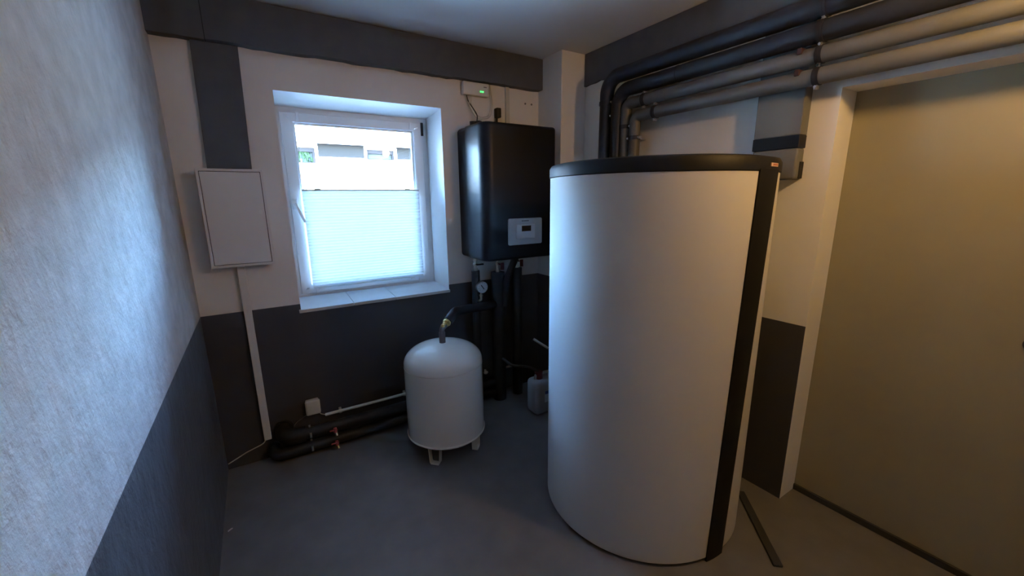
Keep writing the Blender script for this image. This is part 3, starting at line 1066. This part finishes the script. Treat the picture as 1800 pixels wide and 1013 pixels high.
# ------------------------------------------------------------------ bulb right of the camera
LX, LY, LZ = 2.0, -2.62, 2.22
lp = tag(thing('pendant_bulb', None, None, (LX, LY, H)), 'bare warm light bulb hanging from the ceiling by the door', 'lamp')
bm = new()
cyl(bm, (LX, LY, H), (LX, LY, H - 0.03), 0.04, 24)
obj('ceiling_rose', bm, 'lamp_base', lp, smooth=40)
bm = new()
cyl(bm, (LX, LY, H - 0.03), (LX, LY, LZ + 0.09), 0.004, 8)
obj('cord', bm, 'rubber', lp, smooth=40)
bm = new()
cyl(bm, (LX, LY, LZ + 0.04), (LX, LY, LZ + 0.095), 0.02, 20)
obj('socket', bm, 'rubber', lp, smooth=40)
bm = new()
sphere(bm, (LX, LY, LZ), 0.045, 24)
obj('bulb', bm, 'lamp_glow', lp, smooth=60)

# ------------------------------------------------------------------ outside
struct(obj('ground', box(new(), -30, 40, 0.42, 60, -0.4, -0.2), 'grass'), 'pale paved ground outside the window')
NY = 9.0
nh = tag(thing('neighbour_house', None, None, (3, NY, -0.2)), 'bright white neighbouring house seen through the window', 'house')
wins = ((1.0, 1.86, 2.46, 2.90), (3.05, 3.87, 2.60, 2.92))
bm = new()
xs_ = [-9, 1.0, 1.86, 3.05, 3.87, 14]
for i in range(5):
    if i in (1, 3):
        q = wins[i // 2]
        box(bm, xs_[i], xs_[i + 1], NY, NY + 0.3, -0.2, q[2])
        box(bm, xs_[i], xs_[i + 1], NY, NY + 0.3, q[3], 3.0)
    else:
        box(bm, xs_[i], xs_[i + 1], NY, NY + 0.3, -0.2, 3.0)
obj('wall', bm, 'facade', nh)
for (a, b) in ((-9, 0.97), (1.89, 3.02), (3.90, 14)):  # dark strips paint the eave's shadow onto the facade
    obj('eave_shade', box(new(), a, b, NY - 0.012, NY, 2.66, 3.0), 'eave_shade', nh, label='eave shadow painted as a dark band')
for k, (a, b, c, d_) in enumerate(wins):
    f_ = obj('window', ring_frame(a - 0.03, b + 0.03, c - 0.03, d_ + 0.02, 0.07, 0.07, 0.06, 0.05, NY - 0.02, NY + 0.05), 'nframe', nh)
    obj('reveal', ring_frame(a + 0.04, b - 0.04, c + 0.03, d_ - 0.03, 0.05, 0.05, 0.03, 0.10, NY + 0.05, NY + 0.12), 'npane_dark', f_)
    obj('pane', box(new(), a + 0.03, b - 0.03, NY + 0.16, NY + 0.17, c + 0.02, d_ - 0.02), 'npane', f_)
bm = new()
v = [bm.verts.new(c) for c in ((-9.4, NY - 0.27, 2.955), (14.4, NY - 0.27, 2.955), (14.4, NY + 5, 4.9), (-9.4, NY + 5, 4.9),
                               (-9.4, NY - 0.27, 3.06), (14.4, NY - 0.27, 3.06), (14.4, NY + 5, 5.0), (-9.4, NY + 5, 5.0))]
for q in ((0, 3, 2, 1), (4, 5, 6, 7), (0, 1, 5, 4), (1, 2, 6, 5), (2, 3, 7, 6), (3, 0, 4, 7)):
    bm.faces.new([v[k] for k in q])
obj('roof', bm, 'roof', nh)


def leaves(bm, n, c, ext, s):
    for i in range(n):
        p = Vector((c[0] + random.gauss(0, 0.4) * ext[0], c[1] + random.gauss(0, 0.4) * ext[1], c[2] + random.uniform(-1, 1) * ext[2]))
        q = Matrix.Rotation(random.uniform(0, 6.28), 3, 'Z') @ Matrix.Rotation(random.uniform(-1, 1), 3, 'X')
        L_, w_ = s * random.uniform(0.7, 1.4), s * 0.35
        vv = [bm.verts.new(p + q @ Vector(k)) for k in ((0, 0, -L_ * .5), (w_, 0.01, 0), (0, 0, L_ * .6), (-w_, 0.01, 0))]
        bm.faces.new(vv)
    return bm


hp = tag(thing('reflected_greenery', None, None, (1.5, NY + 0.11, 2.5)), 'leaves standing in for greenery reflected in the left window of the neighbouring house', 'plant')  # leaf clump added behind the pane in place of a garden reflection
o = obj('foliage', leaves(new(), 60, (1.52, NY + 0.11, 2.64), (0.55, 0.04, 0.13), 0.11), 'leaf', hp)
o['kind'] = 'stuff'
bm = new()
cyl(bm, (1.5, NY + 0.11, 2.49), (1.5, NY + 0.11, 2.6), 0.02, 8)
obj('stem', bm, 'wood', hp)
sh = tag(thing('shrub', None, None, (1.02, 6.0, -0.2)), 'dark shrub outside at the lower left of the clear pane', 'shrub')
o = obj('foliage', leaves(new(), 900, (0.98, 6.0, 0.85), (0.42, 0.42, 0.95), 0.10), 'leaf_dark', sh)
o['kind'] = 'stuff'
bm = new()
for k in range(4):
    cyl(bm, (1.0 + 0.05 * k, 6.0, -0.2), (0.8 + 0.15 * k, 6.0 + 0.05 * k, 1.2), 0.02, 6)
obj('stem', bm, 'wood', sh)

for o in bpy.data.objects:
    if '_o' in o:
        del o['_o']
